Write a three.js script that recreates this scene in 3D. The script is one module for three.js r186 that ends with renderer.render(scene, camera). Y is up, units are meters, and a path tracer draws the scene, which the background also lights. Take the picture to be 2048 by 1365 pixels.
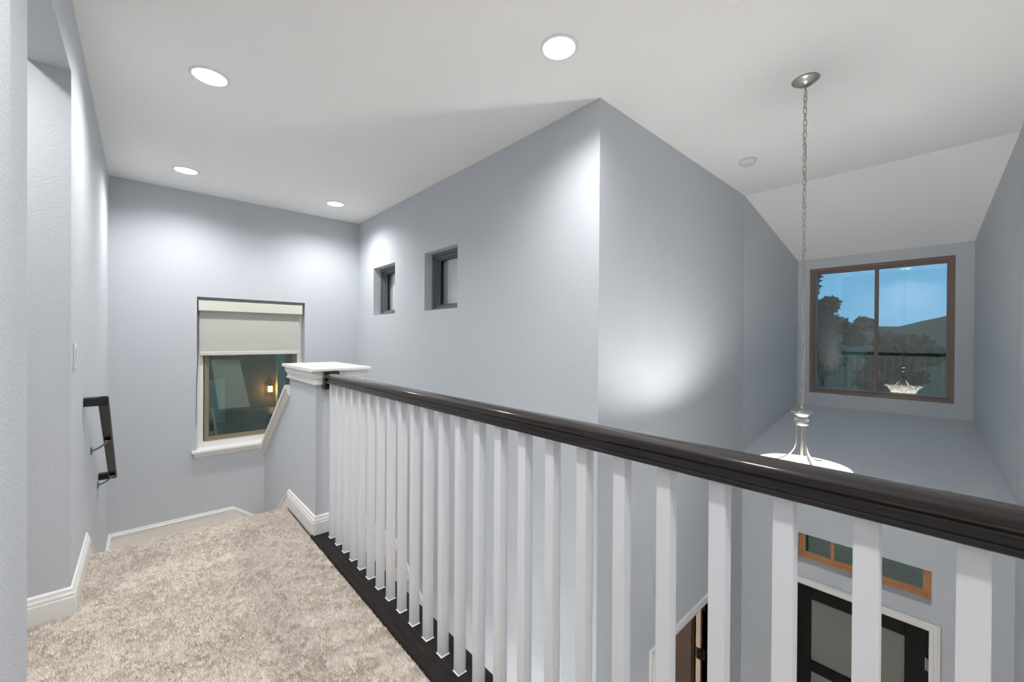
import * as THREE from 'three';
import { mergeGeometries, toCreasedNormals } from 'three/addons/utils/BufferGeometryUtils.js';

// ------------------------------------------------------------------ camera, sky, exposure
const scene = new THREE.Scene();
const renderer = new THREE.WebGLRenderer({ antialias: true });
renderer.toneMapping = THREE.LinearToneMapping;
renderer.toneMappingExposure = 1.57;
renderer.shadowMap.enabled = true;

const RAD = Math.PI / 180;
const camera = new THREE.PerspectiveCamera(80.02, 2048 / 1365, 0.05, 3000);
camera.position.set(0, 1.24, 0);
{
  const yaw = 42.236 * RAD, pitch = -0.271 * RAD;
  camera.lookAt(Math.sin(yaw) * Math.cos(pitch), 1.24 + Math.sin(pitch), -Math.cos(yaw) * Math.cos(pitch));
  camera.rotateZ(0.3575 * RAD);
}

let seedState = 7;
function rnd() { seedState = (seedState * 1664525 + 1013904223) % 4294967296; return seedState / 4294967296; }
const hash2 = (i, j, s) => { let h = (i * 374761393 + j * 668265263 + s * 974711) | 0; h = Math.imul(h ^ (h >>> 13), 1274126177); return ((h ^ (h >>> 16)) >>> 0) / 4294967296; };
function vnoise(x, y, s = 1, period = 0) {
  const i = Math.floor(x), j = Math.floor(y), fx = x - i, fy = y - j;
  const w = (k) => period ? ((k % period) + period) % period : k;
  const u = fx * fx * (3 - 2 * fx), v = fy * fy * (3 - 2 * fy);
  const a = hash2(w(i), w(j), s), b = hash2(w(i + 1), w(j), s), c = hash2(w(i), w(j + 1), s), d = hash2(w(i + 1), w(j + 1), s);
  return a + (b - a) * u + (c - a) * v + (a - b - c + d) * u * v;
}

{ // dusk sky: clear blue air, a little paler towards the horizon, faint streaks
  const W = 512, Hh = 256, data = new Float32Array(W * Hh * 4);
  for (let j = 0; j < Hh; j++) for (let i = 0; i < W; i++) {
    const el = (j + 0.5) / Hh * 180 - 90, t = Math.min(1, Math.max(0, el / 70));
    const st = (vnoise(i / 32, j / 3, 3, 16) - 0.5) * 0.05;
    const k = 1 + st;
    const c = [0.110 * (1 - t) + 0.045 * t, 0.30 * (1 - t) + 0.16 * t, 0.47 * (1 - t) + 0.32 * t];
    const o = (j * W + i) * 4;
    for (let q = 0; q < 3; q++) data[o + q] = c[q] * k;
    data[o + 3] = 1;
  }
  const tex = new THREE.DataTexture(data, W, Hh, THREE.RGBAFormat, THREE.FloatType);
  tex.mapping = THREE.EquirectangularReflectionMapping; tex.magFilter = tex.minFilter = THREE.LinearFilter;
  tex.wrapS = THREE.RepeatWrapping; tex.needsUpdate = true;
  scene.background = tex;
}
const DOWNLIGHT = 6.4;      // candela of a recessed LED downlight; doubled for the added ones downstairs
const BOWL_CANDELA = 1.0;   // the lamp in the hanging bowl

// ------------------------------------------------------------------ helpers
const XL = -0.2365, ZF = -5.335, XS = 2.1, ZC = -1.512, XD = 4.63, ZR = 0.28, H = 2.743, YF = -3.1;
const XW = 5.87, WZL = -1.322, WZR = 0.09, WYT = 2.207, WYB = 0.48;
const used = {};
const numbered = (n) => { used[n] = (used[n] ?? -1) + 1; return used[n] ? `${n}_${String(used[n]).padStart(3, '0')}` : n; };
function tag(o, label, category, group, kind) {
  o.userData.label = label; o.userData.category = category;
  if (group) o.userData.group = group;
  if (kind) o.userData.kind = kind;
  return o;
}
function prep(g) { g = g.index ? g.toNonIndexed() : g; for (const k of Object.keys(g.attributes)) if (!['position', 'normal', 'uv'].includes(k)) g.deleteAttribute(k); return g; }
function obj(name, geos, mat, parent = scene) {
  const list = (Array.isArray(geos) ? geos : [geos]).map(prep);
  const m = new THREE.Mesh(list.length > 1 ? mergeGeometries(list) : list[0], mat);
  m.name = parent === scene ? numbered(name) : name;
  m.castShadow = m.receiveShadow = true; parent.add(m); return m;
}
function group(name, label, category, pos = [0, 0, 0], grp, kind) {
  const g = new THREE.Group(); g.name = numbered(name); g.position.set(...pos); scene.add(g);
  return tag(g, label, category, grp, kind);
}
function meterUV(g) { // box projection, one uv unit = one metre
  g = g.index ? g.toNonIndexed() : g;
  const p = g.attributes.position, uv = new Float32Array(p.count * 2), a = new THREE.Vector3(), b = new THREE.Vector3(), c = new THREE.Vector3(), n = new THREE.Vector3();
  for (let i = 0; i < p.count; i += 3) {
    a.fromBufferAttribute(p, i); b.fromBufferAttribute(p, i + 1); c.fromBufferAttribute(p, i + 2);
    n.copy(b).sub(a).cross(c.clone().sub(a));
    const ax = Math.abs(n.x), ay = Math.abs(n.y), az = Math.abs(n.z);
    [a, b, c].forEach((v, k) => {
      const q = (i + k) * 2;
      if (ax >= ay && ax >= az) { uv[q] = v.z; uv[q + 1] = v.y; } else if (ay >= az) { uv[q] = v.x; uv[q + 1] = v.z; } else { uv[q] = v.x; uv[q + 1] = v.y; }
    });
  }
  g.setAttribute('uv', new THREE.BufferAttribute(uv, 2)); return g;
}
function bx(x0, x1, y0, y1, z0, z1) { // plain box by its bounds
  const g = new THREE.BoxGeometry(Math.abs(x1 - x0), Math.abs(y1 - y0), Math.abs(z1 - z0));
  g.translate((x0 + x1) / 2, (y0 + y1) / 2, (z0 + z1) / 2); return meterUV(g);
}
function extrude(pts, depth, bevel = 0) {
  const s = new THREE.Shape(pts.map(([x, y]) => new THREE.Vector2(x, y)));
  return new THREE.ExtrudeGeometry(s, { depth: depth - 2 * bevel, bevelEnabled: bevel > 0, bevelSize: bevel, bevelThickness: bevel, bevelOffset: -bevel, bevelSegments: 2, curveSegments: 8 }).translate(0, 0, bevel);
}
function rbox(x0, x1, y0, y1, z0, z1, r = 0.002) { // box with softened edges
  const g = extrude([[x0, y0], [x1, y0], [x1, y1], [x0, y1]], z1 - z0, r); g.translate(0, 0, z0); return meterUV(g);
}
function prismX(pts, x0, x1) { // polygon in (z, y), along x
  const g = extrude(pts.map(([z, y]) => [-z, y]), x1 - x0); g.rotateY(Math.PI / 2); g.translate(x0, 0, 0); return meterUV(g);
}
function prismY(pts, y0, y1) { // polygon in (x, z), along y
  const g = extrude(pts.map(([x, z]) => [x, -z]), y1 - y0); g.rotateX(-Math.PI / 2); g.translate(0, y0, 0); return meterUV(g);
}
function prismZ(pts, z0, z1) { const g = extrude(pts, z1 - z0); g.translate(0, 0, z0); return meterUV(g); }
// profile [[a, b], ...] swept along a path: a sideways (cross(n, tangent)), b along n; joints are mitred
function sweep(path, profile, n, closed = false) {
  const N = new THREE.Vector3(...n).normalize(), P = path.map((p) => new THREE.Vector3(...p)), m = P.length, secs = [];
  const flat = (v) => v.sub(N.clone().multiplyScalar(v.dot(N))).normalize();
  for (let i = 0; i < m; i++) {
    const prev = i > 0 ? P[i - 1] : closed ? P[m - 1] : null, next = i < m - 1 ? P[i + 1] : closed ? P[0] : null;
    const l1 = prev ? N.clone().cross(flat(P[i].clone().sub(prev))) : null, l2 = next ? N.clone().cross(flat(next.clone().sub(P[i]))) : null;
    let L;
    if (l1 && l2) { L = l1.clone().add(l2); L.multiplyScalar(2 / L.lengthSq()); } else L = l1 || l2;
    secs.push(profile.map(([a, b]) => P[i].clone().addScaledVector(L, a).addScaledVector(N, b)));
  }
  const out = [], k = profile.length, tri = (a, b, c) => out.push(a.x, a.y, a.z, b.x, b.y, b.z, c.x, c.y, c.z);
  for (let i = 0; i < (closed ? m : m - 1); i++) {
    const A = secs[i], B = secs[(i + 1) % m];
    for (let j = 0; j < k; j++) { const q = (j + 1) % k; tri(A[j], B[j], B[q]); tri(A[j], B[q], A[q]); }
  }
  if (!closed) {
    const f = THREE.ShapeUtils.triangulateShape(profile.map(([a, b]) => new THREE.Vector2(a, b)), []);
    for (const [a, b, c] of f) { tri(secs[0][a], secs[0][b], secs[0][c]); tri(secs[m - 1][c], secs[m - 1][b], secs[m - 1][a]); }
  }
  const g = new THREE.BufferGeometry(); g.setAttribute('position', new THREE.Float32BufferAttribute(out, 3)); g.computeVertexNormals(); return meterUV(g);
}
function lathe(pts, seg = 48) { return new THREE.LatheGeometry(pts.map(([r, y]) => new THREE.Vector2(r, y)), seg); }
function tube(pts, r, seg = 24, rs = 8, closed = false) { return new THREE.TubeGeometry(new THREE.CatmullRomCurve3(pts.map((p) => new THREE.Vector3(...p)), closed), seg, r, rs, closed); }
function ring4(plane, a0, a1, b0, b1, w, d0, d1, r = 0.0015) { // four mitre-less frame bars; plane 'x' (a = z) or 'z' (a = x), b = y
  const mk = (p, q, s, t) => plane === 'z' ? rbox(p, q, s, t, d0, d1, r) : (() => { const g = extrude([[p, s], [q, s], [q, t], [p, t]], d1 - d0, r); g.rotateY(-Math.PI / 2); g.translate(d1, 0, 0); return meterUV(g); })();
  return [mk(a0, a0 + w, b0, b1), mk(a1 - w, a1, b0, b1), mk(a0 + w, a1 - w, b0, b0 + w), mk(a0 + w, a1 - w, b1 - w, b1)];
}

// ------------------------------------------------------------------ procedural textures and materials
function dataTex(size, fn, srgb = false) {
  const d = new Uint8Array(size * size * 4);
  for (let j = 0; j < size; j++) for (let i = 0; i < size; i++) {
    const v = fn(i, j), o = (j * size + i) * 4;
    if (Array.isArray(v)) { d[o] = v[0]; d[o + 1] = v[1]; d[o + 2] = v[2]; } else d[o] = d[o + 1] = d[o + 2] = v;
    d[o + 3] = 255;
  }
  const t = new THREE.DataTexture(d, size, size); t.wrapS = t.wrapT = THREE.RepeatWrapping; t.magFilter = THREE.LinearFilter; t.minFilter = THREE.LinearMipmapLinearFilter; t.generateMipmaps = true;
  if (srgb) t.colorSpace = THREE.SRGBColorSpace; t.needsUpdate = true; return t;
}
const cl = (v) => Math.max(0, Math.min(255, Math.round(v)));
// orange-peel roller texture of the painted plaster, one tile = 0.5 m
const peel = dataTex(512, (i, j) => {
  const u = i / 512, v = j / 512;
  const a = vnoise(u * 90, v * 90, 11, 90), b = vnoise(u * 180, v * 180, 12, 180), c = vnoise(u * 24, v * 24, 13, 24);
  return cl(255 * (0.55 * a + 0.3 * b + 0.15 * c));
});
peel.repeat.set(2, 2);
const grain = dataTex(512, (i, j) => { // wood grain running along v
  const u = i / 512, v = j / 512;
  const a = vnoise(u * 90 + 3 * vnoise(u * 4, v * 3, 5, 4), v * 3, 21), b = vnoise(u * 256, v * 12, 22, 256), c = vnoise(u * 8, v * 2, 23, 8);
  return cl(255 * (0.4 * a + 0.4 * b + 0.2 * c));
});
grain.repeat.set(5, 2);
const grainColor = dataTex(512, (i, j) => {
  const u = i / 512, v = j / 512;
  const a = vnoise(u * 60 + 2 * vnoise(u * 4, v * 3, 5, 4), v * 3, 31), b = vnoise(u * 200, v * 10, 32, 200), t = Math.pow(0.5 * a + 0.5 * b, 1.6);
  return [cl(12 + 40 * t), cl(9 + 28 * t), cl(8 + 21 * t)];
}, true);
grainColor.repeat.set(5, 2);
const weave = dataTex(256, (i, j) => cl(150 + 50 * Math.sin(i / 256 * Math.PI * 2 * 64) + 50 * Math.sin(j / 256 * Math.PI * 2 * 64)));
weave.repeat.set(10, 10);
const carpetTex = dataTex(512, (i, j) => {
  const u = i / 512, v = j / 512, n = 0.5 * vnoise(u * 128, v * 128, 41, 128) + 0.3 * vnoise(u * 40, v * 40, 42, 40) + 0.2 * vnoise(u * 8, v * 8, 43, 8);
  return [cl(176 + 62 * n), cl(163 + 64 * n), cl(149 + 64 * n)];
}, true);
carpetTex.repeat.set(2, 2);
const lawnTex = dataTex(512, (i, j) => {
  const u = i / 512, v = j / 512, n = 0.45 * vnoise(u * 200, v * 200, 51, 200) + 0.35 * vnoise(u * 30, v * 30, 52, 30) + 0.2 * vnoise(u * 6, v * 6, 53, 6);
  return [cl(50 + 42 * n), cl(50 + 48 * n), cl(12 + 16 * n)];
}, true);
lawnTex.repeat.set(0.4, 0.4);
const std = (o) => new THREE.MeshStandardMaterial(o);
const phy = (o) => new THREE.MeshPhysicalMaterial(o);
const M = {
  wall: std({ color: '#c6cacf', roughness: 0.75, bumpMap: peel, bumpScale: 0.0012 }),
  ceiling: std({ color: '#f6f5f3', roughness: 0.9, bumpMap: peel, bumpScale: 0.0006 }),
  trim: std({ color: '#eceae6', roughness: 0.38 }),
  baluster: std({ color: '#e8e8ea', roughness: 0.4 }),
  caulk: std({ color: '#f2f2f0', roughness: 0.6 }),
  wood: phy({ color: '#ffffff', map: grainColor, roughness: 0.5, specularIntensity: 0.35, bumpMap: grain, bumpScale: 0.0005, clearcoat: 0.85, clearcoatRoughness: 0.09 }),
  strip: phy({ color: '#ffffff', map: grainColor, roughness: 0.55, specularIntensity: 0.5, bumpMap: grain, bumpScale: 0.004 }),
  greyShade: std({ color: '#d2d5d7', roughness: 0.95 }),
  greyShadeDark: std({ color: '#a4a9ac', roughness: 0.95 }),
  carpet: std({ color: '#ffffff', map: carpetTex, roughness: 1 }),
  blackMetal: std({ color: '#121316', roughness: 0.42 }),
  nickel: std({ color: '#b9b6b1', metalness: 1, roughness: 0.28 }),
  bracket: std({ color: '#8a8b8c', metalness: 1, roughness: 0.35 }),
  bowl: phy({ color: '#fffaf3', roughness: 1, transmission: 0.85, thickness: 0 }),
  lens: std({ color: '#ffffff', roughness: 0.6, emissive: '#ffffff', emissiveIntensity: 4 }),
  plastic: std({ color: '#dfe0e0', roughness: 0.45 }),
  tanFrame: std({ color: '#8f8265', roughness: 0.5 }),
  brownFrame: std({ color: '#806d62', roughness: 0.45 }),
  woodFrame: std({ color: '#c48a58', roughness: 0.5, bumpMap: grain, bumpScale: 0.0003 }),
  greyFrame: std({ color: '#6c7074', roughness: 0.5 }),
  gasket: std({ color: '#23262a', roughness: 0.7 }),
  glass: phy({ color: '#ffffff', roughness: 0.0, transmission: 1, thickness: 0, ior: 1.5 }),
  coated: phy({ color: '#e8f1ec', roughness: 0.0, transmission: 1, thickness: 0, ior: 1.6, specularColor: '#9ed4bd' }),
  frosted: phy({ color: '#9da397', roughness: 0.55, transmission: 0.5, thickness: 0 }),
  fabric: std({ color: '#c3c4bb', roughness: 0.95, bumpMap: weave, bumpScale: 0.0004 }),
  cassette: std({ color: '#d5d4c8', roughness: 0.6 }),
  door: phy({ color: '#090808', roughness: 0.4, specularIntensity: 0.35 }),
  brownDoor: std({ color: '#54463d', roughness: 0.5 }),
  jamb: std({ color: '#c2ab96', roughness: 0.6 }),
  bronze: std({ color: '#2c2522', metalness: 0.7, roughness: 0.45 }),
  tileFloor: std({ color: '#cdc2b2', roughness: 0.5 }),
  lawn: std({ color: '#ffffff', map: lawnTex, roughness: 1 }),
  concrete: std({ color: '#7f8480', roughness: 0.95 }),
  asphalt: std({ color: '#3a3c3f', roughness: 0.95 }),
  bark: std({ color: '#4a3d31', roughness: 1 }),
  leaf: std({ color: '#33491f', roughness: 0.95, side: THREE.DoubleSide }),
  hill: std({ color: '#5b6148', roughness: 1 }),
  stucco: std({ color: '#6f5f4c', roughness: 1 }),
  roof: std({ color: '#3d3835', roughness: 1 }),
  carPaint: phy({ color: '#2a2c31', roughness: 0.3, clearcoat: 1 }),
  carGlass: std({ color: '#11161a', roughness: 0.1 }),
  rubber: std({ color: '#151515', roughness: 0.9 }),
  outerWall: std({ color: '#a89f92', roughness: 1 }),
  lampGlow: std({ color: '#ffd9a0', emissive: '#ffb765', emissiveIntensity: 9 }),
};
const BASE = [[0, 0], [0.016, 0], [0.016, 0.083], [0.0135, 0.088], [0.0135, 0.098], [0.0085, 0.108], [0.0075, 0.119], [0, 0.127]];

// ------------------------------------------------------------------ room shell
const S = 'structure';
function struct(name, label, category, geos, mat) { return tag(obj(name, geos, mat), label, category, null, S); }

// upper hall floor (carpet), with a rounded front edge above the stairs
{
  const nose = [];
  for (let k = 0; k <= 8; k++) { const a = Math.PI / 2 + k / 8 * Math.PI; nose.push([-3.29 + 0.018 * Math.cos(a) * 1.0, -0.02 + 0.02 * Math.sin(a)]); }
  const prof = [[4.0, 0], ...nose, [-3.27, -0.04], [-3.27, -0.33], [4.0, -0.33]];
  struct('floor_hall', 'beige carpeted floor of the upper hall beside the railing', 'floor', [prismX(prof, XL - 0.02, 0.772), bx(-1.9, XL - 0.02, -0.33, 0, -2.66, -0.9)], M.carpet);
  // edge of the floor below the dark strip, facing the entry
  struct('trim_1', 'painted edge of the upper floor below the dark wooden strip', 'trim', bx(0.772, 0.94, -0.33, -0.012, -2.7, ZR), M.wall);
}
// ceiling: flat part, then sloping down to the tall window
struct('ceiling', 'white flat ceiling over hall, stairs and entry', 'ceiling', [bx(-2.0, XD, H, H + 0.2, ZF - 0.16, 4.12)], M.ceiling);
struct('ceiling_slope', 'white ceiling panel sloping down to the tall brown window', 'ceiling', prismZ([[XD, H], [XW, WYT], [XW + 0.15, WYT - 0.065], [XW + 0.15, WYT + 0.25], [XD, H + 0.2]], -1.75, 0.55), M.ceiling);

// left wall: stair part, header over the opening, near pier, and a slightly proud pier nearest the camera
struct('wall_left', 'grey-blue wall left of the carpeted hall with black stair handrail', 'wall', [
  bx(XL - 0.13, XL, YF, H, ZF - 0.16, -2.65), bx(XL - 0.13, XL, 2.41, H, -2.65, -1.73), bx(XL - 0.13, XL, -0.33, H, -1.73, -1.21),
  bx(XL - 0.13, XL + 0.05, -0.33, H, -1.21, 4.0)], M.wall);
struct('wall_side_room', 'grey-blue wall seen through the opening at the left edge', 'wall', [
  bx(-2.0, XL - 0.13, -0.33, H, -2.78, -2.65), bx(-2.0, -1.88, -0.33, H, -2.65, -0.9), bx(-2.0, XL - 0.13, -0.33, H, -0.9, -0.78)], M.wall);
// far wall above the landing, with a window
const FW = { x0: 0.416, x1: 1.453, y0: 0.06, y1: 1.662, z: ZF };
struct('wall_far', 'pale blue-grey wall behind the stair landing around the half-shaded window', 'wall', [
  bx(XL, FW.x0, YF, H, ZF - 0.16, ZF), bx(FW.x1, XS + 0.25, YF, H, ZF - 0.16, ZF), bx(FW.x0, FW.x1, YF, FW.y0 - 0.03, ZF - 0.16, ZF), bx(FW.x0, FW.x1, FW.y1, H, ZF - 0.16, ZF)], M.wall);
// wall with the two small square windows
const SWIN = [[-4.854, -4.278], [-3.63, -3.05]], SY0 = 1.521, SY1 = 2.097;
struct('wall_stair', 'long grey wall above the stairwell with two small square windows', 'wall', [
  bx(XS, XS + 0.25, YF, SY0, ZF, ZC), bx(XS, XS + 0.25, SY1, H, ZF, ZC), bx(XS, XS + 0.25, SY0, SY1, ZF, SWIN[0][0]), bx(XS, XS + 0.25, SY0, SY1, SWIN[0][1], SWIN[1][0]), bx(XS, XS + 0.25, SY0, SY1, SWIN[1][1], ZC),
  bx(XS + 0.25, XS + 0.27, SY0 - 0.1, SY1 + 0.1, ZF, ZC - 0.2)], M.wall);
// entry wall, left side, with a cased doorway low down
const DO = { x0: 2.82, x1: 3.84, y1: -1.11 };
struct('wall_entry_left', 'tall grey entry wall right of the outer corner with low white doorway', 'wall', [
  bx(XS + 0.25, XD, DO.y1, H, ZC - 0.14, ZC), bx(XS, DO.x0, YF, DO.y1, ZC - 0.14, ZC), bx(DO.x1, XD, YF, DO.y1, ZC - 0.14, ZC), bx(XD, XD + 0.15, YF, 0.05, ZC - 0.14, ZC)], M.wall);
// front door wall
const TR = { z0: -1.045, z1: -0.135, y0: -0.857, y1: -0.585 }, FD = { z0: -1.068, z1: -0.147, y1: -1.058 };
struct('wall_front', 'grey wall around the black front door and its transom window', 'wall', [
  bx(XD, XD + 0.15, YF, 0.07, ZC, TR.z0), bx(XD, XD + 0.15, YF, 0.07, TR.z1, ZR + 0.15), bx(XD, XD + 0.15, TR.y1, 0.07, TR.z0, TR.z1), bx(XD, XD + 0.15, FD.y1, TR.y0, TR.z0, TR.z1),
  bx(XD, XD + 0.15, YF, FD.y1, TR.z0 - 0.0, FD.z0)].slice(0, 4), M.wall);
// entry wall on the right and the hall behind the camera
struct('wall_entry_right', 'grey entry wall at the right edge of the view', 'wall', [bx(0.8, XD + 0.15, YF, H, ZR, ZR + 0.15)], M.wall);
struct('wall_back', 'grey walls closing the hall behind the viewer', 'wall', [bx(0.8, 0.92, -0.33, H, ZR + 0.15, 4.0), bx(-0.4, 0.92, -0.33, H, 4.0, 4.12)], M.wall);
struct('wall_lower_hall', 'grey walls of the lower hall below the upper floor', 'wall', [bx(XL - 0.13, XL, YF, -0.33, -2.65, ZR + 0.15), bx(XL, 0.8, YF, -0.33, -2.82, -2.70), bx(XL, 0.8, YF, -0.33, ZR, ZR + 0.15), bx(0.8, 0.94, -0.55, -0.33, -2.7, ZR)], M.wall);
// recess of the tall window: splayed cheeks, window wall, sloping ledge
const BW = { z0: -1.203, z1: -0.033, y0: 0.632, y1: 2.09 };
struct('wall_recess', 'splayed grey recess walls around the tall brown window', 'wall', [
  prismY([[XD, ZC], [XW + 0.15, WZL + 0.023], [XW + 0.15, WZL - 0.15], [XD, ZC - 0.14]], 0, H), prismY([[XD, ZR], [XW + 0.15, WZR - 0.023], [XW + 0.15, WZR + 0.17], [XD, ZR + 0.15]], 0, H),
  bx(XW, XW + 0.15, 0.2, 2.45, WZL - 0.1, BW.z0), bx(XW, XW + 0.15, 0.2, 2.45, BW.z1, WZR + 0.1), bx(XW, XW + 0.15, 0.2, BW.y0, BW.z0, BW.z1), bx(XW, XW + 0.15, BW.y1, 2.45, BW.z0, BW.z1)], M.wall);
struct('wall_ledge', 'sloping grey ledge below the tall brown window', 'ledge', prismZ([[XD, 0.082], [XW, WYB], [XW + 0.15, WYB], [XW + 0.15, 0.15], [XD, -0.1]], -1.7, 0.45), M.wall);
struct('floor_entry', 'brown floor of the entry below', 'floor', [bx(XL - 0.13, XD + 0.2, YF - 0.15, YF, ZF - 0.16, ZR + 0.15)], M.tileFloor);

// ------------------------------------------------------------------ staircase: upper flight, split landing, lower flight
{
  const st = group('staircase', 'carpeted staircase turning around the white half wall', 'staircase', [0, 0, 0], null, S);
  const nosed = (z, y, d) => [[z + d, y], [z, y], [z - 0.012, y - 0.008], [z - 0.016, y - 0.02], [z - 0.012, y - 0.032], [z, y - 0.04], [z, y - 0.5], [z + d, y - 0.5]];
  for (let k = 1; k <= 3; k++) obj('step', prismX(nosed(-3.29 - 0.26 * k, -0.185 * k, 0.3), XL, 0.8), M.carpet, st);
  obj('landing', bx(XL, 0.9, -1.2, -0.74, ZF, -4.05), M.carpet, st);
  obj('step', bx(0.9, 1.15, -1.3, -0.925, ZF, -4.157), M.carpet, st);
  obj('landing', bx(1.15, XS, -1.5, -1.11, ZF, -4.157), M.carpet, st);
  for (let k = 1; k <= 10; k++) { const z = -4.157 + 0.27 * (k - 1); obj('step', bx(1.088, XS, -1.11 - 0.181 * k - 0.6, -1.11 - 0.181 * k, z, z + 0.3), M.carpet, st); }
}

// ------------------------------------------------------------------ half wall with the big capped end post
{
  const hw = struct('wall_half', 'grey half wall with white sloping cap and square capped post', 'half wall', [
    prismX([[-2.70, YF], [-2.70, 1.0], [-3.31, 1.0], [-3.31, 0.865], [-4.157, 0.245], [-4.157, YF]], 0.80, 1.088)], M.wall);
  // post cap: flat board with eased edge over a crown moulding
  obj('post_cap', [rbox(0.757, 1.133, 1.031, 1.05, -3.355, -2.648, 0.004)], M.trim, hw);
  const loop = [[0.80, 0.945, -3.31], [1.088, 0.945, -3.31], [1.088, 0.945, -2.70], [0.80, 0.945, -2.70]];
  obj('cap_moulding', sweep(loop, [[0, 0], [0.015, 0], [0.0185, 0.003], [0.0195, 0.008], [0.0180, 0.013], [0.0135, 0.016], [0.0125, 0.024], [0.0145, 0.034], [0.0195, 0.043], [0.0225, 0.046], [0.0225, 0.056], [0.027, 0.060], [0.027, 0.0865], [0, 0.0865]], [0, 1, 0], true), M.trim, hw);
  // sloping cap
  const zt = -3.31, zb = -4.175, sl = (0.865 - 0.245) / (4.157 - 3.31), yt = (z) => 0.865 + (z + 3.31) * sl;
  obj('sloping_cap', prismX([[zt, yt(zt)], [zb, yt(zb)], [zb, yt(zb) + 0.03], [zt, yt(zt) + 0.03]], 0.765, 1.123), M.trim, hw);
  obj('cap_bead', [prismX([[zt, yt(zt) - 0.032], [zb + 0.01, yt(zb + 0.01) - 0.032], [zb + 0.01, yt(zb + 0.01)], [zt, yt(zt)]], 0.782, 0.80),
    prismX([[zt, yt(zt) - 0.05], [zb + 0.014, yt(zb + 0.014) - 0.05], [zb + 0.014, yt(zb + 0.014) - 0.032], [zt, yt(zt) - 0.032]], 0.79, 0.80),
    prismX([[zt, yt(zt) - 0.032], [zb + 0.01, yt(zb + 0.01) - 0.032], [zb + 0.01, yt(zb + 0.01)], [zt, yt(zt)]], 1.088, 1.106),
    bx(0.782, 1.106, yt(-4.157) - 0.032, yt(-4.157), -4.172, -4.157)], M.trim, hw);
}

// ------------------------------------------------------------------ baseboards and skirts
struct('baseboard_left', 'white moulded baseboard along the left wall and opening', 'baseboard', [
  sweep([[XL, 0, -3.33], [XL, 0, -2.65], [-1.88, 0, -2.65]], BASE, [0, 1, 0])], M.trim);
struct('baseboard_post', 'white moulded baseboard around the capped post', 'baseboard', sweep([[1.088, 0, -2.70], [0.80, 0, -2.70], [0.80, 0, -3.31]], BASE, [0, 1, 0]), M.trim);
const SK = [[0, -0.45], [0.013, -0.45], [0.013, -0.036], [0.019, -0.032], [0.019, -0.022], [0.012, -0.016], [0.010, -0.004], [0, 0]];
struct('baseboard_half_wall', 'white skirt board running down the stairs on the half wall', 'baseboard', sweep([[0.80, 0.125, -3.31], [0.80, -0.49, -4.157]], SK, [0, 1, 0]), M.trim);
struct('baseboard_far', 'white-edged skirt board around the stair landing', 'baseboard', [
  sweep([[XL, 0.09, -3.345], [XL, -0.61, -4.33], [XL, -0.61, ZF], [0.735, -0.61, ZF], [0.985, -0.795, ZF], [1.235, -0.98, ZF], [XS, -1.0, ZF], [XS, -1.0, -4.20], [XS, -2.9, -1.30]], SK.map(([a, b]) => [-a, b]), [0, 1, 0])], M.trim);

// ------------------------------------------------------------------ window on the landing, its blind and sill
{
  const w = group('window_1', 'tan framed landing window below the half-lowered grey roller blind', 'window', [0, 0, 0], null, S);
  const z1 = ZF - 0.10;
  obj('casing', ring4('z', FW.x0 - 0.01, FW.x1 + 0.01, FW.y0 - 0.01, FW.y1 + 0.01, 0.072, z1 - 0.05, z1), M.trim, w);
  obj('frame', [...ring4('z', 0.487, 1.378, 0.124, 1.60, 0.022, z1 - 0.045, z1 + 0.004), ...ring4('z', 0.505, 1.36, 0.142, 1.585, 0.022, z1 - 0.045, z1 - 0.006)], M.tanFrame, w);
  for (const dz of [0.022, 0.036]) obj('pane', bx(0.52, 1.345, 0.155, 1.57, z1 - dz - 0.0015, z1 - dz), M.coated, w);
  const sill = group('window_sill', 'white moulded sill below the landing window', 'window sill', [0, 0, 0], null, S);
  obj('stool', [rbox(0.373, 1.50, 0.030, 0.058, ZF - 0.105, ZF + 0.055, 0.006)], M.trim, sill);
  obj('apron', sweep([[1.48, 0.03, ZF], [0.395, 0.03, ZF]], [[0, 0], [0.04, 0], [0.036, -0.012], [0.024, -0.02], [0.02, -0.036], [0.012, -0.044], [0, -0.05]].map(([a, b]) => [a, b]), [0, 1, 0]), M.trim, sill);

  const b = group('roller_blind', 'grey fabric roller blind half lowered in the landing window', 'blind');
  obj('cassette', [rbox(0.43, 1.43, 1.52, 1.628, ZF - 0.085, ZF - 0.012, 0.004)], M.cassette, b);
  obj('fabric', bx(0.443, 1.40, 1.075, 1.53, ZF - 0.062, ZF - 0.061), M.fabric, b);
  obj('hem_bar', [rbox(0.443, 1.40, 1.045, 1.085, ZF - 0.068, ZF - 0.055, 0.004)], M.cassette, b);
  obj('cord', [tube([[0.421, 1.55, ZF - 0.02], [0.421, 1.0, ZF - 0.005], [0.412, 0.7, ZF + 0.004], [0.411, 0.32, ZF + 0.004]], 0.0016, 24, 5), tube([[0.427, 1.55, ZF - 0.03], [0.426, 1.0, ZF - 0.012], [0.4135, 0.7, ZF + 0.004], [0.411, 0.32, ZF + 0.004]], 0.0016, 24, 5)], M.gasket, b);
}

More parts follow.
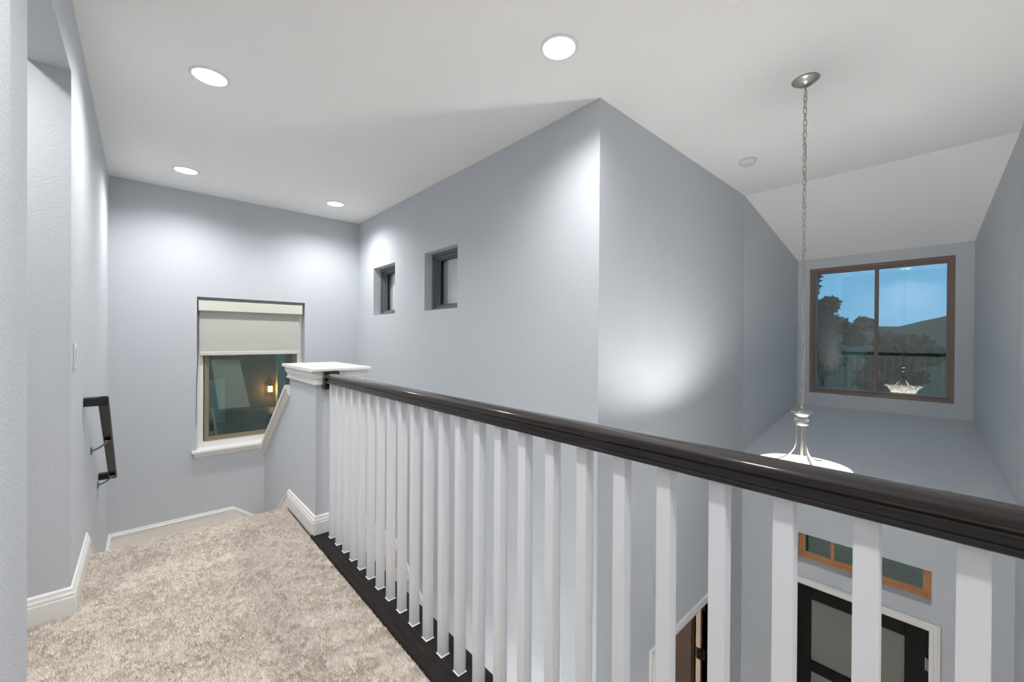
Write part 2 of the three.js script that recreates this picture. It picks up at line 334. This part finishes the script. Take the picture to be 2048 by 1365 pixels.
// ------------------------------------------------------------------ two small square windows
SWIN.forEach(([z0, z1], k) => {
  const w = group(`window_${k + 2}`, k ? 'small square grey window nearer the outer wall corner' : 'small square grey window nearer the landing corner', 'window', [0, 0, 0], null, S);
  obj('frame', [...ring4('x', z0, z1, SY0, SY1, 0.030, XS + 0.085, XS + 0.17), ...ring4('x', z0 + 0.022, z1 - 0.022, SY0 + 0.022, SY1 - 0.022, 0.030, XS + 0.115, XS + 0.17), ...ring4('x', z0 + 0.045, z1 - 0.045, SY0 + 0.045, SY1 - 0.045, 0.02, XS + 0.14, XS + 0.17)], M.greyFrame, w);
  obj('gasket', ring4('x', z0 + 0.058, z1 - 0.058, SY0 + 0.058, SY1 - 0.058, 0.008, XS + 0.15, XS + 0.17, 0.0005), M.gasket, w);
  obj('pane', bx(XS + 0.16, XS + 0.162, SY0 + 0.05, SY1 - 0.05, z0 + 0.05, z1 - 0.05), M.glass, w);
  obj('shade', [bx(XS + 0.19, XS + 0.2, SY0, SY1, z0, z1)], M.greyShadeDark, w);
  obj('shade', bx(XS + 0.172, XS + 0.180, SY0, SY1, z0 + 0.165, z0 + 0.30), M.greyShade, w);
  obj('shade', bx(XS + 0.168, XS + 0.178, SY0, SY1, z0 + 0.306, z1), M.greyShade, w);
});

// ------------------------------------------------------------------ tall window in the recess
{
  const w = group('window_4', 'tall brown framed window showing dusk sky above the entry', 'window', [0, 0, 0], null, S);
  const x = XW;
  obj('frame', [...ring4('x', BW.z0, BW.z1, BW.y0, BW.y1, 0.034, x + 0.012, x + 0.13), ...ring4('x', BW.z0 + 0.03, BW.z1 - 0.03, BW.y0 + 0.03, BW.y1 - 0.03, 0.028, x + 0.035, x + 0.12)], M.brownFrame, w);
  obj('mullion', [(() => { const g = extrude([[-0.632, BW.y0 + 0.04], [-0.600, BW.y0 + 0.04], [-0.600, BW.y1 - 0.04], [-0.632, BW.y1 - 0.04]], 0.05, 0.003); g.rotateY(-Math.PI / 2); g.translate(x + 0.11, 0, 0); return g; })()], M.brownFrame, w);
  for (const [a, b] of [[BW.z0 + 0.05, -0.62], [-0.612, BW.z1 - 0.05]]) for (const dx of [0.075, 0.092]) obj('pane', bx(x + dx, x + dx + 0.002, BW.y0 + 0.05, BW.y1 - 0.05, a, b), M.glass, w);
}

// ------------------------------------------------------------------ transom, front door, side doorway
{
  const w = group('window_5', 'low orange-brown framed transom window above the front door', 'window', [0, 0, 0], null, S);
  const x = XD + 0.115;
  obj('frame', [...ring4('x', TR.z0, TR.z1, TR.y0, TR.y1 + 0.12, 0.026, x, x + 0.04), ...ring4('x', TR.z0 + 0.024, TR.z1 - 0.024, TR.y0 + 0.024, TR.y1 + 0.12, 0.03, x + 0.012, x + 0.04)], M.woodFrame, w);
  obj('mullion', rbox(x + 0.014, x + 0.04, TR.y0 + 0.04, TR.y1 + 0.1, -0.797, -0.769, 0.002), M.woodFrame, w);
  for (const [a, b] of [[TR.z0 + 0.045, -0.79], [-0.776, TR.z1 - 0.045]]) obj('pane', bx(x + 0.026, x + 0.028, TR.y0 + 0.045, TR.y1 + 0.09, a, b), M.glass, w);

  const d = group('door_1', 'black front door with stacked frosted glass panels', 'door', [0, 0, 0], null, S);
  const xd = XD + 0.055, z0 = FD.z0 + 0.004, z1 = FD.z1 - 0.004, yb = YF + 0.01, g0 = -0.926, g1 = -0.289;
  const rows = [[-1.788, -1.205], [-2.43, -1.885], [-2.95, -2.53]];
  const slab = [rbox(xd, xd + 0.045, yb, FD.y1 - 0.003, z0, g0, 0.003), rbox(xd, xd + 0.045, yb, FD.y1 - 0.003, g1, z1, 0.003), rbox(xd, xd + 0.045, rows[0][1], FD.y1 - 0.003, g0, g1, 0.003), rbox(xd, xd + 0.045, rows[1][1], rows[0][0], g0, g1, 0.003), rbox(xd, xd + 0.045, rows[2][1], rows[1][0], g0, g1, 0.003), rbox(xd, xd + 0.045, yb, rows[2][0], g0, g1, 0.003)];
  const leaf = obj('door_leaf', slab, M.door, d);
  for (const [a, b] of rows) obj('glass_panel', bx(xd + 0.018, xd + 0.026, a, b, g0, g1), M.frosted, leaf);
  const cas = [[0, 0], [0.064, 0], [0.064, 0.018], [0.05, 0.02], [0.044, 0.014], [0.03, 0.014], [0.024, 0.019], [0.008, 0.017], [0, 0.012]];
  obj('casing', sweep([[XD, YF, FD.z0], [XD, FD.y1, FD.z0], [XD, FD.y1, FD.z1], [XD, YF, FD.z1]], cas.map(([a, b]) => [a, b]), [-1, 0, 0]), M.trim, d);
  obj('jamb', [bx(XD, XD + 0.15, YF, FD.y1, FD.z0 - 0.012, FD.z0), bx(XD, XD + 0.15, YF, FD.y1, FD.z1, FD.z1 + 0.012), bx(XD, XD + 0.15, FD.y1, FD.y1 + 0.012, FD.z0, FD.z1)], M.trim, d);
  for (const y of [-1.36, -2.1, -2.85]) obj('hinge', [bx(XD + 0.045, XD + 0.056, y - 0.05, y + 0.05, FD.z1 - 0.022, FD.z1), new THREE.CylinderGeometry(0.008, 0.008, 0.1, 12).translate(XD + 0.046, y, FD.z1 - 0.006)], M.bracket, d);

  const s = group('door_2', 'white cased doorway with open brown door in the entry wall', 'doorway', [0, 0, 0], null, S);
  obj('casing', sweep([[DO.x0, YF, ZC], [DO.x0, DO.y1, ZC], [DO.x1, DO.y1, ZC], [DO.x1, YF, ZC]], cas.map(([a, b]) => [a * 1.08, b]), [0, 0, 1]), M.trim, s);
  obj('jamb', [bx(DO.x0 - 0.012, DO.x0, YF, DO.y1, ZC - 0.14, ZC), bx(DO.x1, DO.x1 + 0.012, YF, DO.y1, ZC - 0.14, ZC), bx(DO.x0, DO.x1, DO.y1, DO.y1 + 0.012, ZC - 0.14, ZC)], M.trim, s);
  const leaf2 = obj('door_leaf', rbox(3.795, 3.838, YF + 0.01, DO.y1 - 0.01, ZC - 1.05, ZC - 0.155, 0.002), M.brownDoor, s);
  obj('door_stop', bx(3.815, 3.84, YF, DO.y1, ZC - 0.118, ZC - 0.078), M.jamb, s);
  obj('gap_shadow_strip', bx(3.834, 3.84, YF, DO.y1, ZC - 0.078, ZC - 0.066), M.bronze, s);  // dark strip standing in for the shadowed gap beside the door stop
  for (const y of [-1.2, -1.66, -2.8]) obj('hinge', [bx(3.808, 3.816, y - 0.05, y + 0.05, ZC - 0.112, ZC - 0.082), bx(3.826, 3.834, y - 0.05, y + 0.05, ZC - 0.076, ZC - 0.04), new THREE.CylinderGeometry(0.008, 0.008, 0.1, 12).translate(3.818, y, ZC - 0.076)], M.bronze, s);
  struct('wall_side_hall', 'brownish walls of the dim room beyond the entry doorway', 'wall', [bx(2.35, 4.85, YF, -0.6, -3.3, -3.2), bx(2.37, 2.45, YF, -0.6, -3.2, ZC - 0.14), bx(4.75, 4.85, YF, -0.6, -3.2, ZC - 0.14), bx(2.35, 4.85, -0.62, -0.5, -3.3, ZC - 0.14)], M.jamb);
}

// ------------------------------------------------------------------ railing
{
  const r = group('stair_railing', 'dark wooden handrail on square white balusters beside the hall', 'railing', [0.87, 0, ZR]);
  const cx = 0.87, L = ZR + 2.645;
  const half = [[0, 0], [0.0305, 0], [0.0328, 0.002], [0.0335, 0.007], [0.0318, 0.0105], [0.0268, 0.0125], [0.0245, 0.018], [0.0252, 0.025], [0.0295, 0.0305], [0.0335, 0.0345], [0.0350, 0.0405], [0.0338, 0.0465], [0.0300, 0.0520], [0.0215, 0.0565], [0.011, 0.0590], [0, 0.0598]];
  const poly = [...half, ...half.slice(1, -1).reverse().map(([a, b]) => [-a, b])];
  let rail = extrude(poly.map(([a, b]) => [a, b + 0.960]), L); rail.translate(0, 0, -L);
  { // grain runs along the rail: u around the profile, v along its length
    rail = prep(rail); const p = rail.attributes.position, uv = new Float32Array(p.count * 2);
    for (let i = 0; i < p.count; i++) { uv[2 * i] = Math.atan2(p.getY(i) - 0.99, p.getX(i)) * 0.035; uv[2 * i + 1] = p.getZ(i); }
    rail.setAttribute('uv', new THREE.BufferAttribute(uv, 2)); rail = toCreasedNormals(rail, 0.6);
  }
  obj('handrail', rail, M.wood, r);
  obj('rosette', rbox(-0.036, 0.052, 0.919, 1.031, -2.98, -2.92, 0.002), M.wood, r);
  const plate = [[-0.100, 0.0], [-0.100, 0.012], [-0.096, 0.016], [-0.088, 0.016], [-0.086, 0.010], [0.070, 0.010], [0.082, 0.008], [0.086, 0.0], [0.086, -0.012], [0.07, -0.012], [-0.1, -0.012]];
  obj('base_strip', (() => { const g = extrude(plate, 2.98 - 0.002); g.translate(0, 0, -2.978); return meterUV(g); })(), M.strip, r);
  const bal = rbox(-0.0165, 0.0165, 0.010, 0.962, -0.0165, 0.0165, 0.0022), bead = sweep([[-0.0165, 0.010, -0.0165], [-0.0165, 0.010, 0.0165], [0.0165, 0.010, 0.0165], [0.0165, 0.010, -0.0165]], [[0, 0], [-0.003, 0], [0, 0.003]], [0, 1, 0], true);
  for (let k = 0; k < 26; k++) {
    const b = obj('baluster', bal, M.baluster, r); b.position.z = -2.583 + 0.1137 * k - 0.0165 - ZR;
    if (b.position.z > -0.03) { r.remove(b); break; }
    const c = obj('caulk_bead', bead, M.caulk, b);
  }
}

// ------------------------------------------------------------------ black handrail on the left wall
{
  const xw = XL, h = group('wall_handrail', 'short black handrail on two brackets on the left wall', 'handrail', [xw, 0, -3.17]);
  const xr = 0.075, a = [0, 0.885, 0], b = [xr, 0.885, 0], c = [xr, 0.225, -1.01], d = [0.006, 0.225, -1.01];
  const sec = []; const w = 0.021, q = 0.006; // rounded square section
  for (const [sx, sy] of [[1, -1], [1, 1], [-1, 1], [-1, -1]]) for (let k = 0; k <= 3; k++) { const t = Math.atan2(sy, sx) - Math.PI / 4 + k / 3 * Math.PI / 2; sec.push([sx * (w - q) + q * Math.cos(t), sy * (w * 1.15 - q) + q * Math.sin(t)]); }
  const bar = (p, r2) => sweep([p, r2], sec, [0, 1, 0]);
  obj('rail', [bar([0.002, 0.885, 0], [xr + 0.02, 0.885, 0]), sweep([[xr, 0.885, 0.02], [xr, 0.885, -0.02], [xr, 0.225, -0.99], [xr, 0.225, -1.03]], sec, [0, 1, 0]), bar([xr + 0.02, 0.225, -1.01], [0.002, 0.225, -1.01])], M.blackMetal, h);
  for (const t of [0.40, 0.93]) {
    const y = 0.885 - 0.66 * t, z = -0.02 - 0.97 * t;
    const br = obj('bracket', [tube([[0.004, y - 0.085, z], [0.03, y - 0.075, z], [0.062, y - 0.05, z], [xr, y - 0.026, z]], 0.006, 20, 8), new THREE.CylinderGeometry(0.022, 0.024, 0.006, 24).rotateZ(Math.PI / 2).translate(0.003, y - 0.085, z), new THREE.BoxGeometry(0.03, 0.005, 0.05).translate(xr, y - 0.028, z)], M.bracket, h);
  }
}

// ------------------------------------------------------------------ light switch
{
  const s = group('light_switch', 'white wall switch plate beside the left opening', 'light switch', [XL, 1.148, -2.765]);
  const pl = extrude([[-0.036, -0.058], [0.036, -0.058], [0.036, 0.058], [-0.036, 0.058]], 0.006, 0.002); pl.rotateY(Math.PI / 2);
  obj('plate', pl, M.plastic, s);
  const rk = extrude([[-0.017, -0.034], [0.017, -0.034], [0.017, 0.034], [-0.017, 0.034]], 0.005, 0.0015); rk.rotateZ(0).rotateY(Math.PI / 2).rotateZ(-0.05).translate(0.005, 0, 0);
  obj('rocker', rk, M.plastic, s);
}

// ------------------------------------------------------------------ recessed ceiling lights
{
  const trimG = lathe([[0.082, -0.003], [0.085, -0.006], [0.092, -0.005], [0.097, -0.002], [0.098, 0], [0.082, 0]], 64), lensG = lathe([[0, -0.0045], [0.06, -0.0045], [0.083, -0.003], [0.083, 0], [0, 0]], 64);
  const spots = [
    [0.284, -2.92, 'bright round recessed ceiling light above the near hall carpet'], [1.586, -1.40, 'large bright round recessed ceiling light near the outer wall corner'],
    [0.285, -4.70, 'round recessed ceiling light near the left end of the far wall'], [1.595, -4.711, 'small round recessed ceiling light near the far stair corner'],
    [0.285, -0.75, 'recessed ceiling light mirrored in the tall window'], [0.285, 1.2, 'recessed ceiling light behind the viewer nearest the railing end'], [0.285, 3.0, 'recessed ceiling light at the back end of the hall'],
    [-0.70, -2.15, 'recessed ceiling light in the room behind the left opening'],
    [3.1, -2.3, 'recessed ceiling light in the room beyond the entry doorway', -0.62],
    [0.3, -2.1, 'added unseen light below the upper floor nearest the stairs', -0.33, 2], [0.3, -1.1, 'middle added unseen light below the upper floor', -0.33, 2], [0.3, -0.1, 'added unseen light below the upper floor nearest the right wall', -0.33, 2]];  // lights below the upper floor are added, out of view, to brighten the entry
  for (const [x, z, label, y = H, f = 1] of spots) {
    const g = group('recessed_light', label, 'ceiling light', [x, y, z], 'recessed ceiling lights');
    obj('trim_ring', trimG, M.trim, g); obj('lens', lensG, M.lens, g);
    const L = new THREE.SpotLight('#fcfcfc', DOWNLIGHT * f, 0, 77 * RAD, 1, 2); L.position.y = -0.012; L.target.position.set(0, -1, 0); L.castShadow = true; L.shadow.radius = 3.5; g.add(L); g.add(L.target);
  }
}

// ------------------------------------------------------------------ smoke detector
{
  const s = group('smoke_detector', 'small round white smoke detector on the ceiling', 'smoke detector', [3.73, H, -1.2]);
  obj('base', lathe([[0, 0], [0.066, 0], [0.066, -0.008], [0.064, -0.010], [0, -0.010]], 48), M.plastic, s);
  obj('cover', lathe([[0.059, -0.010], [0.06, -0.016], [0.055, -0.03], [0.045, -0.037], [0.02, -0.04], [0, -0.04]], 48), M.plastic, s);
  obj('test_button', lathe([[0.012, -0.039], [0.012, -0.0425], [0, -0.043]], 24), M.plastic, s);
}

// ------------------------------------------------------------------ hanging bowl lamp
{
  const [px, pz] = [2.819, -0.608];
  const p = group('pendant_lamp', 'white bowl pendant lamp hanging on a long nickel chain', 'pendant lamp', [px, H, pz]);
  const Y = (y) => y - H;
  obj('canopy', lathe([[0.066, 0], [0.068, -0.004], [0.064, -0.010], [0.052, -0.014], [0.048, -0.020], [0.036, -0.030], [0.02, -0.038], [0.008, -0.042], [0, -0.042]], 48), M.nickel, p);
  const link = (() => { const a = 0.0125, r = 0.008, pts = []; for (let k = 0; k < 16; k++) { const t = k / 16 * Math.PI * 2; pts.push([r * Math.cos(t), a * Math.sign(Math.sin(t)) * (Math.abs(Math.sin(t)) > 0.2 ? 1 : 0) * 0.9 + r * Math.sin(t), 0]); } return tube(pts, 0.0023, 32, 6, true); })();
  obj('loop', tube(Array.from({ length: 12 }, (_, k) => [0.010 * Math.cos(k / 6 * Math.PI), Y(2.69) + 0.011 * Math.sin(k / 6 * Math.PI), 0]), 0.0025, 24, 6, true), M.nickel, p);
  obj('loop', tube(Array.from({ length: 12 }, (_, k) => [0.012 * Math.cos(k / 6 * Math.PI), Y(0.878) + 0.016 * Math.sin(k / 6 * Math.PI), 0]), 0.0028, 24, 6, true), M.nickel, p);
  const y0 = 2.665, y1 = 0.905, n = 53;
  for (let k = 0; k < n; k++) { const l = obj('chain_link', link, M.nickel, p); l.position.set(0.0015 * Math.sin(k * 1.7), Y(y0 + (y1 - y0) * k / (n - 1)), 0); l.rotation.y = (k % 2 ? Math.PI / 2 : 0) + 0.75 + 0.12 * Math.sin(k * 2.3); l.rotation.z = 0.05 * Math.sin(k * 3.1); }
  obj('wire', tube(Array.from({ length: 60 }, (_, k) => { const t = k / 59, a = k * 1.15; return [0.007 * Math.cos(a), Y(2.70) + (0.86 - 2.70) * t, 0.007 * Math.sin(a)]; }), 0.0017, 240, 5), M.nickel, p);
  obj('hub', lathe([[0, Y(0.862)], [0.008, Y(0.862)], [0.012, Y(0.845)], [0.052, Y(0.836)], [0.056, Y(0.828)], [0.05, Y(0.82)], [0.04, Y(0.81)], [0.034, Y(0.797)], [0.041, Y(0.787)], [0.041, Y(0.775)], [0.036, Y(0.764)], [0.034, Y(0.755)], [0, Y(0.755)]], 40), M.nickel, p);
  obj('stem', [new THREE.CylinderGeometry(0.007, 0.007, 0.47, 14).translate(0, Y(0.54), 0)], M.nickel, p);
  for (let k = 0; k < 3; k++) {
    const a = 0.35 + k * Math.PI * 2 / 3, c = Math.cos(a), s = Math.sin(a);
    obj('arm', tube([[0.028, 0.76], [0.028, 0.70], [0.030, 0.655], [0.042, 0.61], [0.068, 0.57], [0.105, 0.542], [0.15, 0.53], [0.178, 0.528]].map(([r, y]) => [r * c, Y(y), r * s]), 0.0058, 40, 8), M.nickel, p);
  }
  obj('bowl', lathe([[0.012, Y(0.322)], [0.05, Y(0.325)], [0.09, Y(0.338)], [0.118, Y(0.362)], [0.138, Y(0.40)], [0.155, Y(0.44)], [0.178, Y(0.475)], [0.202, Y(0.500)], [0.224, Y(0.518)], [0.227, Y(0.521)], [0.226, Y(0.525)]], 64), M.bowl, p);
  obj('finial', lathe([[0.0, Y(0.288)], [0.006, Y(0.291)], [0.009, Y(0.300)], [0.006, Y(0.308)], [0.016, Y(0.314)], [0.018, Y(0.322)], [0, Y(0.324)]], 24), M.nickel, p);
  for (let k = 0; k < 3; k++) {
    const a = 1.4 + k * Math.PI * 2 / 3, x = 0.05 * Math.cos(a), z = 0.05 * Math.sin(a);
    obj('bulb', new THREE.SphereGeometry(0.022, 20, 14).scale(1, 1.3, 1).translate(x, Y(0.435), z), M.lens, p);
    const l = new THREE.PointLight('#fffdfa', BOWL_CANDELA); l.position.set(x, Y(0.435), z); l.castShadow = true; l.shadow.radius = 2.2; p.add(l);
  }
}

// ------------------------------------------------------------------ carpet pile
{
  const blade = new THREE.ConeGeometry(0.0030, 0.013, 4, 1, true).translate(0, 0.0065, 0), step = 0.0046, list = [];
  const area = [[XL + 0.014, 0.768, -3.302, -0.2], [-0.62, XL + 0.014, -2.632, -1.75]];
  for (const [x0, x1, z0, z1] of area) for (let x = x0; x < x1; x += step) for (let z = z0; z < z1; z += step) list.push([x + (rnd() - 0.5) * step, z + (rnd() - 0.5) * step]);
  const im = new THREE.InstancedMesh(blade, std({ color: '#ffffff', roughness: 1 }), list.length), q = new THREE.Object3D(), col = new THREE.Color();
  im.name = 'carpet_pile';
  list.forEach(([x, z], i) => {
    const big = vnoise(x * 5, z * 5, 61), mid = vnoise(x * 16, z * 16, 62), fine = vnoise(x * 70, z * 70, 63), f2 = vnoise(x * 70, z * 70, 64);
    const lean = 0.35 + 0.45 * rnd(), dir = (mid - 0.5) * 5 + (fine - 0.5) * 7 + big * 3 + (rnd() - 0.5) * 1.6;
    const y = z < -3.29 ? -0.006 - (-3.29 - z) * 0.6 : -0.002;
    q.position.set(x, y, z); q.rotation.set(lean * Math.cos(dir) + (z < -3.285 ? -0.8 : 0), rnd() * 6, lean * Math.sin(dir)); q.scale.set(1, 0.75 + 0.5 * f2, 1); q.updateMatrix(); im.setMatrixAt(i, q.matrix);
    const t = Math.min(1, Math.max(0, 0.32 + 0.42 * (0.5 * big + 0.3 * mid + 0.45 * fine) + (rnd() - 0.5) * 0.4));
    col.setRGB((182 + 50 * t) / 255, (168 + 56 * t) / 255, (154 + 62 * t) / 255, THREE.SRGBColorSpace); im.setColorAt(i, col);
  });
  im.castShadow = im.receiveShadow = true; scene.add(im);
  tag(im, 'dense beige cut pile of the hall carpet', 'carpet', null, 'stuff');
}

// ------------------------------------------------------------------ outside: garden before the tall window, street beyond the landing window
struct('ground_lawn', 'dark green lawn outside below the windows', 'lawn', [bx(XD + 0.15, 600, -3.5, -3.25, -300, 300), bx(-40, XD + 0.15, -3.5, -3.25, -40, ZF - 0.16)], M.lawn);
struct('ground_street', 'grey street beyond the landing window', 'street', [bx(-30, 40, -3.26, -3.23, -20.5, -14)], M.asphalt);
struct('ground_walk', 'pale concrete walk outside beyond the transom window', 'path', [bx(XD + 0.16, 9.0, -3.26, -3.22, -1.4, 0.2), bx(-30, 40, -3.24, -3.2, -22, -20.6)], M.concrete);
{
  const ridge = (name, label, x, pts, depth) => tag(obj(name, (() => { const g = extrude(pts.map(([z, y]) => [z, y]), depth); g.rotateY(-Math.PI / 2); g.translate(x + depth, 0, 0); return g; })(), M.hill), label, 'hill');
  const k = 900 / 14;
  const far = [[-260, -30]]; for (let z = -260; z <= 120; z += 12) far.push([z, 22 + 8 * vnoise(z / 60, 1, 71) + 2.5 * vnoise(z / 18, 2, 72)]); far.push([120, -30]);
  ridge('hill', 'low distant blue ridge outside the tall window', 900, far, 60);
  const near = [[-70, -30]]; for (let z = -70; z <= 90; z += 6) near.push([z, 12 + Math.max(0, (z + 62) * 0.30) + 1.5 * vnoise(z / 14, 3, 73)]); near.push([90, -30]);
  ridge('hill', 'blue hill rising to the right outside the tall window', 620, near, 60);
}
function leaves(n, at, size) {
  const pos = [], v = new THREE.Vector3(), e = new THREE.Euler(), mt = new THREE.Matrix4();
  for (let i = 0; i < n; i++) {
    const [x, y, z] = at(i), s = size * (0.6 + 0.8 * rnd()); mt.makeRotationFromEuler(e.set(rnd() * 6, rnd() * 6, rnd() * 6)).setPosition(x, y, z);
    const c = [[0, -s, 0], [0.42 * s, 0, 0.12 * s], [0, s, 0], [-0.42 * s, 0, 0.12 * s]].map((a) => v.set(...a).applyMatrix4(mt).toArray());
    pos.push(...c[0], ...c[1], ...c[2], ...c[0], ...c[2], ...c[3]);
  }
  const g = new THREE.BufferGeometry(); g.setAttribute('position', new THREE.Float32BufferAttribute(pos, 3)); g.computeVertexNormals();
  g.setAttribute('uv', new THREE.Float32BufferAttribute(new Float32Array(pos.length / 3 * 2), 2)); return g;
}
function tree(name, label, [x, y, z], clumps, n, size, trunkTop, groupName) {
  const t = group(name, label, 'tree', [x, y, z], groupName);
  obj('trunk', tube([[0, 0, 0], [0.08, trunkTop * 0.4, 0.03], [-0.05, trunkTop * 0.8, -0.05], [0, trunkTop, 0]], 0.09 + trunkTop * 0.012, 16, 8), M.bark, t);
  for (const [cx, cy, cz] of clumps) obj('branch', tube([[0, Math.max(0.3, Math.min(trunkTop * 0.9, cy - 0.8)), 0], [cx * 0.5, cy - 0.3, cz * 0.5], [cx, cy, cz]], 0.03, 8, 5), M.bark, t);
  const f = obj('foliage', leaves(n, () => { const c = clumps[Math.floor(rnd() * clumps.length)], a = rnd() * 6.283, b = Math.acos(2 * rnd() - 1), r = c[3] * Math.pow(rnd(), 0.45); return [c[0] + r * Math.sin(b) * Math.cos(a), c[1] + 0.75 * r * Math.cos(b), c[2] + r * Math.sin(b) * Math.sin(a)]; }, size), M.leaf, t);
  f.userData.kind = 'stuff';
}
{
  const C = [[0, 5.3, -0.7, 0.75], [0.3, 5.95, 0.0, 0.4], [0.2, 5.3, 0.35, 0.5], [-0.3, 4.9, 0.75, 0.35], [0, 4.6, -0.4, 0.9], [0.2, 4.95, 1.35, 0.22], [0.1, 4.55, 1.15, 0.25], [0.1, 4.8, 1.05, 0.2], [0, 4.0, 0.3, 0.75], [0.1, 6.2, -0.6, 0.45], [0, 3.3, -0.2, 0.8], [0.2, 5.55, 0.6, 0.22], [0.3, 6.3, 0.1, 0.3], [0, 2.6, 0, 0.7]];
  tree('leafy_tree', 'dark leafy tree at the left side of the tall window', [14, -3.25, -3.05], C, 5200, 0.09, 4.6);
  const bush = (label, pos, h, w) => { const c = []; for (let k = 0; k < 7; k++) c.push([(rnd() - 0.5) * w, h * (0.45 + 0.5 * rnd()), (rnd() - 0.5) * w, w * 0.3]); tree('garden_tree', label, pos, c, 2600, 0.2, h * 0.6, 'trees across the garden'); };
  bush('round green tree beyond the middle bar of the tall window', [30, -3.25, -2.6], 4.5, 3.4);
  bush('low green tree left of the middle bar, behind the leafy tree', [36, -3.25, -6.6], 4.6, 3.6);
  bush('small green tree below the hill at the right of the tall window', [46, -3.25, -3.4], 5.0, 3.6);
  bush('low green tree at the right edge of the tall window', [37, -3.25, 1.2], 4.2, 3.6);
}
{ // house across the street with a lit porch lamp
  const hs = group('house', 'brown house across the street beyond the landing window', 'house', [0, -3.25, -26]);
  obj('wall', bx(-6, 14, 0, 5.2, -6, 0), M.stucco, hs);
  obj('roof', prismX([[1.0, 5.1], [-3, 7.4], [-7, 5.1]], -6.6, 14.6), M.roof, hs);
  obj('garage_door', bx(-1.6, 3.2, 0, 2.3, 0, 0.05), M.outerWall, hs);
  obj('porch_column', bx(5.55, 5.95, 0, 4.6, 0.1, 0.5), M.outerWall, hs);
  for (const x of [7.2, 10.4]) { const wd = obj('window', bx(x, x + 1.5, 1.1, 2.6, 0, 0.06), M.trim, hs); obj('pane', bx(x + 0.08, x + 1.42, 1.18, 2.52, 0.06, 0.08), M.carGlass, wd); }
  const l = group('porch_lamp', 'warm glowing porch lamp on the house across the street', 'lamp', [5.26, -1.62, -25.9]);
  obj('lantern', [bx(-0.09, 0.09, -0.16, 0.16, -0.02, 0.16)], M.lampGlow, l); obj('cap', lathe([[0.15, 0.16], [0.02, 0.26], [0, 0.27]], 4).translate(0, 0, 0.07), M.rubber, l);
  const pl = new THREE.PointLight('#ffb060', 3.0); pl.position.set(0, 0, 0.3); pl.castShadow = true; l.add(pl);
}
{ // parked car
  const c = group('parked_car', 'dark car parked on the street beyond the landing window', 'car', [4.3, -3.23, -19.4]);
  const side = [[-2.2, 0.3], [-2.2, 0.75], [-2.05, 0.88], [-1.3, 0.98], [-0.55, 1.42], [0.75, 1.45], [1.45, 1.05], [2.1, 0.98], [2.25, 0.8], [2.25, 0.3]];
  const body = extrude(side, 1.75, 0.06); body.translate(0, 0, -0.875); const bd = obj('body', body, M.carPaint, c);
  const gl = extrude([[-1.05, 1.02], [-0.5, 1.36], [0.7, 1.38], [1.2, 1.04]], 1.78, 0.01); gl.translate(0, 0, -0.89); obj('side_window', gl, M.carGlass, bd);
  for (const x of [-1.4, 1.4]) for (const z of [-0.78, 0.78]) obj('wheel', new THREE.CylinderGeometry(0.33, 0.33, 0.22, 24).rotateX(Math.PI / 2).translate(x, 0.33, z), M.rubber, c);
}

renderer.render(scene, camera);
